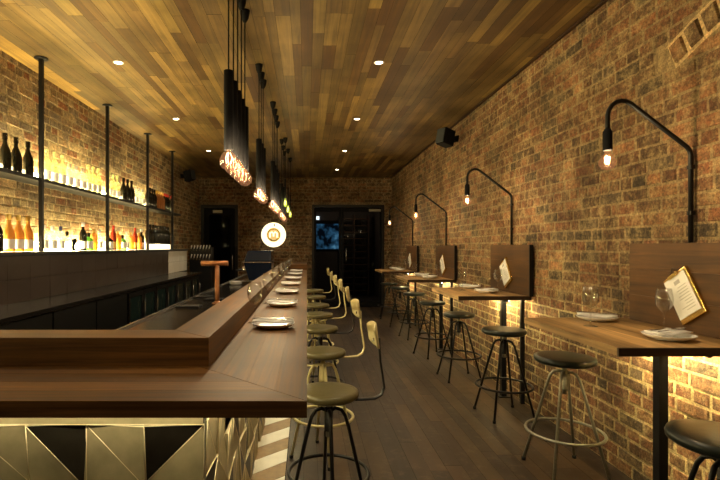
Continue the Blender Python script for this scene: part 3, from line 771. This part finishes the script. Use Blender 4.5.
# ------------------------------------------------------------------ wall tables with panels and lamps
TZ = .972
T = [(2.03, 2.91), (4.17, 5.07), (6.27, 7.2), (8.40, 9.3)]
WN = ['nearest', 'second', 'third', 'farthest']
for i, (y0, y1) in enumerate(T):
    tb = empty('wall_table', (1.95, y0, 0), 'timber table ledge fixed to the brick wall, %s' % ['nearest the camera', 'second from the camera', 'third from the camera', 'farthest from the camera'][i], 'table', 'tables along the brick wall')
    L = y1 - y0; rr = random.Random(20 + i)
    mb = MB(); w = .615 / 5
    for k in range(5):
        c = (.75, 1.3, .85, 1.15, .7)[(k + i) % 5]; mb.box(-.632 + k * .1263, -.632 + (k + 1) * .1263 - .001, 0.012, L, TZ - .034, TZ, M['table_y'], (c, c * .97, c * .93, 1))
    mb.build('table_top', tb)
    mb = MB(); mb.box(-.632, -.001, 0, .0115, TZ - .036, TZ - .0005, M['edge']); mb.build('end_edge', tb)
    lx, ly = ((-.205, .34), (-.11, .33), (-.11, .33), (-.11, .33))[i]
    mb = MB(); mb.box(lx - .022, lx + .022, ly - .022, ly + .022, .008, TZ - .035, M['black']); mb.build('leg', tb)
    mb = MB(); mb.box(lx - .05, lx + .05, ly - .05, ly + .05, .001, .0075, M['black']); mb.build('foot_plate', tb)
    mb = MB(); mb.box(-.045, -.012, .10, .13, .002, TZ - .035, M['black']); mb.build('wall_upright', tb)
    mb = MB(); mb.box(-.160, -.150, .10, L - .02, TZ - .050, TZ - .035, M['ledtable']); mb.build('light_strip', tb)['label'] = 'amber light strip under the table top'
    mb = MB(); mb.box(-.178, -.1605, .09, L - .01, TZ - .062, TZ - .035, M['black']); mb.build('light_shield', tb)
    # panel
    pn = empty('wall_panel', (1.95, y0, 0), 'dark timber board on the brick wall above the %s table' % WN[i], 'wall panel', 'timber boards above the wall tables')
    mb = MB(); k = 0; z = TZ + .001
    for hh in (.15, .15, .148):
        c = rr.uniform(.7, 1.1); mb.box(-.035, -.008, -.03, L - .06, z, z + hh - .001, M['panel'], (c, c * .95, c * .9, 1)); z += hh
    mb.build('board', pn)
    mb = MB(); mb.box(-.037, -.006, -.045, -.031, TZ + .001, z - .001, M['black']); mb.build('edge_strip', pn)
    PT = z
    # lamp
    yc = (2.42, 4.54, 6.68, 8.8)[i]
    lp = empty('wall_lamp', (1.935, yc, PT), 'black swan-neck pipe lamp with bare bulb above the %s wall table' % WN[i], 'wall lamp', 'pipe lamps above the wall tables')
    mb = MB(); z0 = 0; dz = 1.885 - PT
    pts = [(0, 0, .001), (0, 0, dz - .02), (-.006, 0, dz), (-.02, 0, dz + .02), (-.30, 0, dz + .235)]
    cx, cz, rr2 = -.345, dz + .17, .075
    for a in (55, 75, 95, 115, 135, 155, 172): pts.append((cx + rr2 * math.cos(math.radians(a)), 0, cz + rr2 * 1.1 * math.sin(math.radians(a))))
    pts.append((-.42, 0, dz + .14)); pts.append((-.42, 0, dz + .10))
    mb.tube(pts, .0115, M['black'], 10); mb.build('pipe_arm', lp)
    mb = MB(); mb.lathe([(0, .11), (.014, .11), (.018, .10), (.022, .098), (.022, .005), (.019, 0), (0, 0)], M['blackmatt'], c=(-.42, 0, dz), seg=18); so = mb.build('socket', lp)
    mb = MB(); mb.lathe([(.013, 0), (.014, -.012), (.028, -.03), (.040, -.052), (.039, -.072), (.026, -.09), (0, -.099)], M['bulbglass'], c=(-.42, 0, dz), seg=20); bu = mb.build('bulb', lp)
    mb = MB()
    for k in range(4):
        a = k * PI / 4
        mb.tube([(-.42 + .012 * math.cos(a), .012 * math.sin(a), dz - .03), (-.42 + .008 * math.cos(a), .008 * math.sin(a), dz - .065)], .0022, M['filament2'], 5)
    mb.build('filament', bu)
    for zz in (dz * .3, dz * .8): 
        mb = MB(); mb.box(-.01, .012, -.014, .014, zz, zz + .02, M['black']); mb.build('pipe_clip', lp)
    lt = bpy.data.lights.new('wall bulb light', 'POINT'); lt.energy = 14; lt.color = (1, .76, .42); lt.shadow_soft_size = .008
    lo = bpy.data.objects.new('wall_bulb_light', lt); lo.location = (-.42, 0, dz - .05); lo.parent = bu; COL.objects.link(lo)
    # menu board
    ym = (2.42, 4.60, 6.72, 8.85)[i]
    mn = empty('menu_board', (1.914, ym, 1.155), 'brass-edged menu clipboard hanging askew on the timber board above the %s table' % WN[i], 'menu', 'menus hung above the wall tables')
    mn.rotation_euler = (math.radians(-32), 0, 0)
    mb = MB(); mb.box(-.016, 0, -.085, .085, -.125, .125, M['brass']); mb.build('brass_board', mn, bevel=.002)
    mb = MB(); mb.box(-.019, -.0165, -.070, .082, -.100, .112, M['paper']); pp = mb.build('paper', mn)
    mb = MB(); rr3 = random.Random(3)
    for k in range(9): mb.box(-.0197, -.0192, -.05, rr3.uniform(.0, .045), .045 - k * .015, .048 - k * .015, M['ink'])
    mb.ring((0, 0, 0), .001, .0004, M['ink'], 4, 4)
    mb.box(-.0197, -.0192, -.02, .02, .065, .085, M['ink'])
    mb.build('printed_lines', pp)
    mb = MB(); mb.box(-.026, -.0165, -.035, .035, .106, .122, M['brass']); mb.build('clip', mn)
    mb = MB(); mb.tube([(-.008, -.04, .125), (-.008, 0, .16), (-.008, .04, .125)], .002, M['black'], 6); mb.build('hanging_cord', mn)

# ------------------------------------------------------------------ tableware
def make_plate():
    mb = MB(); mb.lathe([(0, .001), (.066, .0), (.072, .004), (.098, .014), (.106, .022), (.107, .024), (.103, .024), (.092, .015), (.066, .010), (0, .009)], M['white'], seg=36)
    return tag(mb.build('plate'), '', 'plate')
def make_napkin():
    mb = MB(); n = 8
    rows_ = []
    for i in range(n + 1):
        x = -.10 + .20 * i / n; rw = []
        for j in range(5):
            y = -.044 + .022 * j; rw.append(mb.b.verts.new((x, y, .0 + .0030 * math.sin(i * .9) + .002 * math.sin(j * 1.3 + i) + .006)))
        rows_.append(rw)
    for i in range(n):
        for j in range(4):
            f = mb.b.faces.new((rows_[i][j], rows_[i + 1][j], rows_[i + 1][j + 1], rows_[i][j + 1])); f.smooth = True; f.material_index = mb.mi(M['linen'])
    o = mb.build('napkin'); sd = o.modifiers.new('s', 'SOLIDIFY'); sd.thickness = .007; sd.offset = 0
    return tag(o, '', 'napkin')
def make_knife():
    o = empty('table_knife', (0, 0, 0), '', 'knife')
    mb = MB(); mb.prism([(-.105, -.005), (-.01, -.0045), (-.01, .0045), (-.105, .005)], 0, .005, M['steel'], bev=.001); mb.build('handle', o)
    mb = MB(); mb.prism([(-.01, -.003), (.08, -.006), (.10, -.002), (.105, .005), (-.01, .005)], .001, .0032, M['steel']); mb.build('blade', o); return o
def make_fork():
    o = empty('table_fork', (0, 0, 0), '', 'fork')
    mb = MB(); mb.prism([(-.10, -.006), (.02, -.0025), (.02, .0025), (-.10, .006)], 0, .003, M['steel'], bev=.0005); mb.build('handle', o)
    mb = MB(); mb.prism([(.02, -.003), (.045, -.011), (.06, -.011), (.06, .011), (.045, .011), (.02, .003)], 0, .0025, M['steel'])
    for k in range(4): mb.prism([(.06, -.011 + k * .0063), (.10, -.010 + k * .0063), (.10, -.0085 + k * .0063), (.06, -.0075 + k * .0063)], 0, .0022, M['steel'])
    mb.build('tines', o); return o
def make_glass():
    mb = MB(); mb.lathe([(0, .002), (.034, .001), (.035, .003), (.008, .008), (.0038, .02), (.0038, .085), (.009, .093), (.028, .112), (.039, .14), (.040, .165), (.033, .215), (.0322, .215), (.039, .165), (.0378, .14), (.027, .114), (0, .097)], M['glass'], seg=28)
    return tag(mb.build('wine_glass'), '', 'wine glass')
class P1(Proto): pass
PL, NP, KN, FK, GL = [Proto(f()) for f in (make_plate, make_napkin, make_knife, make_fork, make_glass)]
def setting(x, y, z, rz, where, g):
    PL.place((x, y, z + .0005), 0, 'round white plate %s' % where, 'plates ' + g)
    c, s = math.cos(rz), math.sin(rz)
    NP.place((x, y, z + .0275), rz, 'folded white napkin on the plate %s' % where, 'napkins ' + g)
    KN.place((x - s * .012, y + c * .012, z + .0425), rz + .06, 'steel table knife on the napkin %s' % where, 'knives ' + g)
    FK.place((x + s * .014, y - c * .014, z + .0425), rz - .06, 'steel fork on the napkin %s' % where, 'forks ' + g)
for i, y in enumerate(PD):
    w = 'at the %s bar place from the camera' % ORD[i]
    setting(-.168, y, BT, R.uniform(-.08, .08), w, 'along the bar')
    GL.place((-.275, y + .14, BT + .0005), 0, 'empty stemmed wine glass %s' % w, 'wine glasses along the bar')
for i, (y0, y1) in enumerate(T):
    d = 0 if i == 0 else .12
    a, b = y0 + .20 + d, y0 + .77 + d * .3
    setting(1.68, a, TZ, .35 + PI, 'at the near end of the %s wall table' % WN[i], 'on the wall tables')
    setting(1.69, b, TZ, -.5, 'at the far end of the %s wall table' % WN[i], 'on the wall tables')
    GL.place((1.83, y0 + .43, TZ + .0005), 0, 'empty wine glass beside the wall board on the %s wall table' % WN[i], 'wine glasses on the wall tables')
    GL.place((1.53, y0 + .56, TZ + .0005), 0, 'empty wine glass near the aisle edge of the %s wall table' % WN[i], 'wine glasses on the wall tables')

# ------------------------------------------------------------------ pendants
def pend(x, y, zb, L, r, idx, where, green=False, glow=6):
    """zb = height of the tube's lower end"""
    o = empty('pendant_lamp', (x, y, CEIL - .001), 'black tube pendant with %s bulb, %s' % ('yellow-green' if green else 'globe', where), 'pendant lamp', 'tube pendants over the bar')
    b = zb - CEIL
    mb = MB(); mb.lathe([(0, 0), (.034, 0), (.032, -.018), (.026, -.05), (.012, -.078), (0, -.08)], M['blackmatt'], seg=16); mb.build('ceiling_rose', o)
    mb = MB(); mb.tube([(0, 0, -.07), (0, 0, b + L)], .0042, M['blackmatt'], 6); mb.build('cord', o)
    mb = MB(); mb.lathe([(0, b + L), (r, b + L), (r, b), (r * .7, b), (r * .7, b + .02), (0, b + .02)], M['blackmatt'], seg=18); mb.build('tube_shade', o)
    g = M['bulbgreen'] if green else M['bulbglass']; q = .05 if not green else .026
    mb = MB(); mb.lathe([(.013, b + .02), (.013, b - .004), (q * .7, b - .022), (q, b - .055), (q * .92, b - .08), (q * .6, b - .099), (0, b - .108)], g, seg=20); bu = mb.build('bulb', o)
    mb = MB()
    for k in range(3):
        a = k * 2 * PI / 3 + y; c, s = math.cos(a), math.sin(a); e = q * .42
        mb.tube([(e * .4 * c, e * .4 * s, b - .012), (e * c, e * s, b - .04), (e * .7 * c, e * .7 * s, b - .07)], .0018, M['filament'], 5)
    mb.build('filament', bu)
    lt = bpy.data.lights.new('pendant bulb light', 'POINT'); lt.energy = glow; lt.color = (1, .82, .52); lt.shadow_soft_size = .008
    lo = bpy.data.objects.new('pendant_bulb_light', lt); lo.location = (0, 0, b - .05); lo.parent = bu; COL.objects.link(lo)
cl = ['front', 'second', 'third', 'fourth']
for i in range(5): pend(-.425, 2.60 + i * .17, 1.925, .43, .026, i, '%s from the camera in the front cluster' % ORD[i])
for i in range(3): pend(-.425, 4.25 + i * .20, 1.925, .43, .026, i, '%s from the camera in the second cluster' % ORD[i])
for i in range(4): pend(-.38, 5.35 + i * .28, 1.925, .43, .026, i, '%s from the camera in the third cluster' % ORD[i])
for i in range(3): pend(-.38, 7.2 + i * .45, 1.925, .43, .026, i, '%s from the camera in the fourth cluster' % ORD[i], glow=4)
for i, y in enumerate((7.1, 7.9, 8.7)): pend(-.32 + i * .008, y, 2.10 - i * .03, .3, .012, i, '%s rod from the camera' % ORD[i], True, 2)

# ------------------------------------------------------------------ round lit sign on the back wall
sg = empty('round_wall_sign', (-.77, YB - .075, 1.68), 'round glowing yellow ring sign with a lit letter mark on the back wall', 'sign')
mb = MB(); Rm = Matrix.Rotation(PI / 2, 4, 'X')
mb.lathe([(.16, 0), (.285, 0), (.285, .03), (.16, .03), (.16, 0)], M['sign'], seg=40, mat=Rm); mb.build('light_ring', sg)
mb = MB(); mb.lathe([(0, -.05), (.29, -.05), (.29, -.0305), (0, -.0305)], M['blackmatt'], seg=40, mat=Rm); mb.build('back_plate', sg)
mb = MB(); mb.lathe([(0, -.03), (.118, -.03), (.118, -.01), (0, -.01)], emit('dim lit sign face', (1, .62, .2, 1), 1.0), seg=40, mat=Rm); mb.build('inner_disc', sg)
mb = MB(); mb.lathe([(.12, -.03), (.155, -.03), (.155, .02), (.12, .02), (.12, -.03)], M['brass'], seg=40, mat=Rm); mb.build('inner_rim', sg)
mb = MB(); c = [(-.08, -.06), (-.08, .04), (-.04, .065), (0, .03), (.04, .065), (.08, .04), (.08, -.06)]
mb.tube([(x, -.03, z) for x, z in c], .019, M['sign'], 8); mb.tube([(0, -.03, .03), (0, -.03, -.04)], .019, M['sign'], 8); mb.build('letter_mark', sg)
mb = MB(); mb.box(.01, .03, -.036, -.031, .20, .25, M['blackmatt']); mb.build('small_mark', sg)

# ------------------------------------------------------------------ downlights
for side, X in (('left', -1.65), ('right', .63)):
    for k, y in enumerate((.45, 2.3, 4.2, 6.05, 8.05, 10.0)):
        if side == 'left' and k == 5: continue
        if k < 2:
            lab = None
        o = empty('downlight', (X, y, CEIL - .001), 'round recessed ceiling downlight, %s row, %s from the camera' % (side, ORD[k]), 'downlight', 'recessed ceiling downlights')
        mb = MB(); mb.lathe([(.030, -.001), (.032, -.004), (.045, -.004), (.046, 0), (.030, -.0005)], M['white'], seg=24); mb.build('bezel', o)
        mb = MB(); mb.lathe([(0, -.0015), (.030, -.0015)], M['down'], seg=20); mb.build('lens', o)
        lt = bpy.data.lights.new('downlight beam', 'SPOT'); lt.energy = 50; lt.spot_size = math.radians(130); lt.spot_blend = 1; lt.color = (1, .86, .58); lt.shadow_soft_size = .03
        lo = bpy.data.objects.new('downlight_beam', lt); lo.location = (0, 0, -.012); lo.parent = o; COL.objects.link(lo)

# ------------------------------------------------------------------ speakers
def speaker(x, y, z, rz, tilt, label, sx):
    o = empty('speaker', (x, y, z), label, 'speaker'); o.rotation_euler = (tilt, 0, rz)
    mb = MB(); mb.box(-.07, .07, -.09, .09, -.10, .10, M['blackmatt'], bev=.012); mb.build('cabinet', o)
    mb = MB(); mb.box(-.062, .062, -.098, -.091, -.09, .09, M['mesh']); mb.build('grille', o)
    mb = MB(); mb.tube([(0, .09, 0), (0, .17, .04)], .016, M['blackmatt'], 8); mb.box(-.04, .04, .165, .18, -.0, .08, M['blackmatt']); mb.build('bracket', o)
speaker(1.72, 5.95, 2.755, math.radians(-60), math.radians(-12), 'small black speaker bracketed high on the right brick wall', 1)
speaker(-2.28, 9.3, 2.78, math.radians(65), math.radians(-12), 'small black speaker bracketed high on the left brick wall', 1)

# ------------------------------------------------------------------ camera, world, view
cam = bpy.data.cameras.new('camera'); cam.lens = 24; cam.sensor_width = 36; cam.shift_x = 53 / 720; cam.shift_y = 7 / 720; cam.clip_start = .05
co = bpy.data.objects.new('camera', cam); co.location = (0, 0, EYE); co.rotation_euler = (PI / 2, 0, 0); COL.objects.link(co)
sc = bpy.context.scene; sc.camera = co
wd = bpy.data.worlds.new('world'); wd.use_nodes = True; wd.node_tree.nodes['Background'].inputs[0].default_value = (.02, .025, .04, 1); wd.node_tree.nodes['Background'].inputs[1].default_value = .2
sc.world = wd
vs = sc.view_settings; vs.view_transform = 'Standard'; vs.look = 'None'; vs.gamma = 1; vs.use_curve_mapping = False; vs.exposure = -0.1
sc.cycles.use_denoising = True; sc.cycles.sample_clamp_indirect = 4; sc.cycles.max_bounces = 8; sc.cycles.transparent_max_bounces = 16
sc.cycles.caustics_reflective = False; sc.cycles.caustics_refractive = False
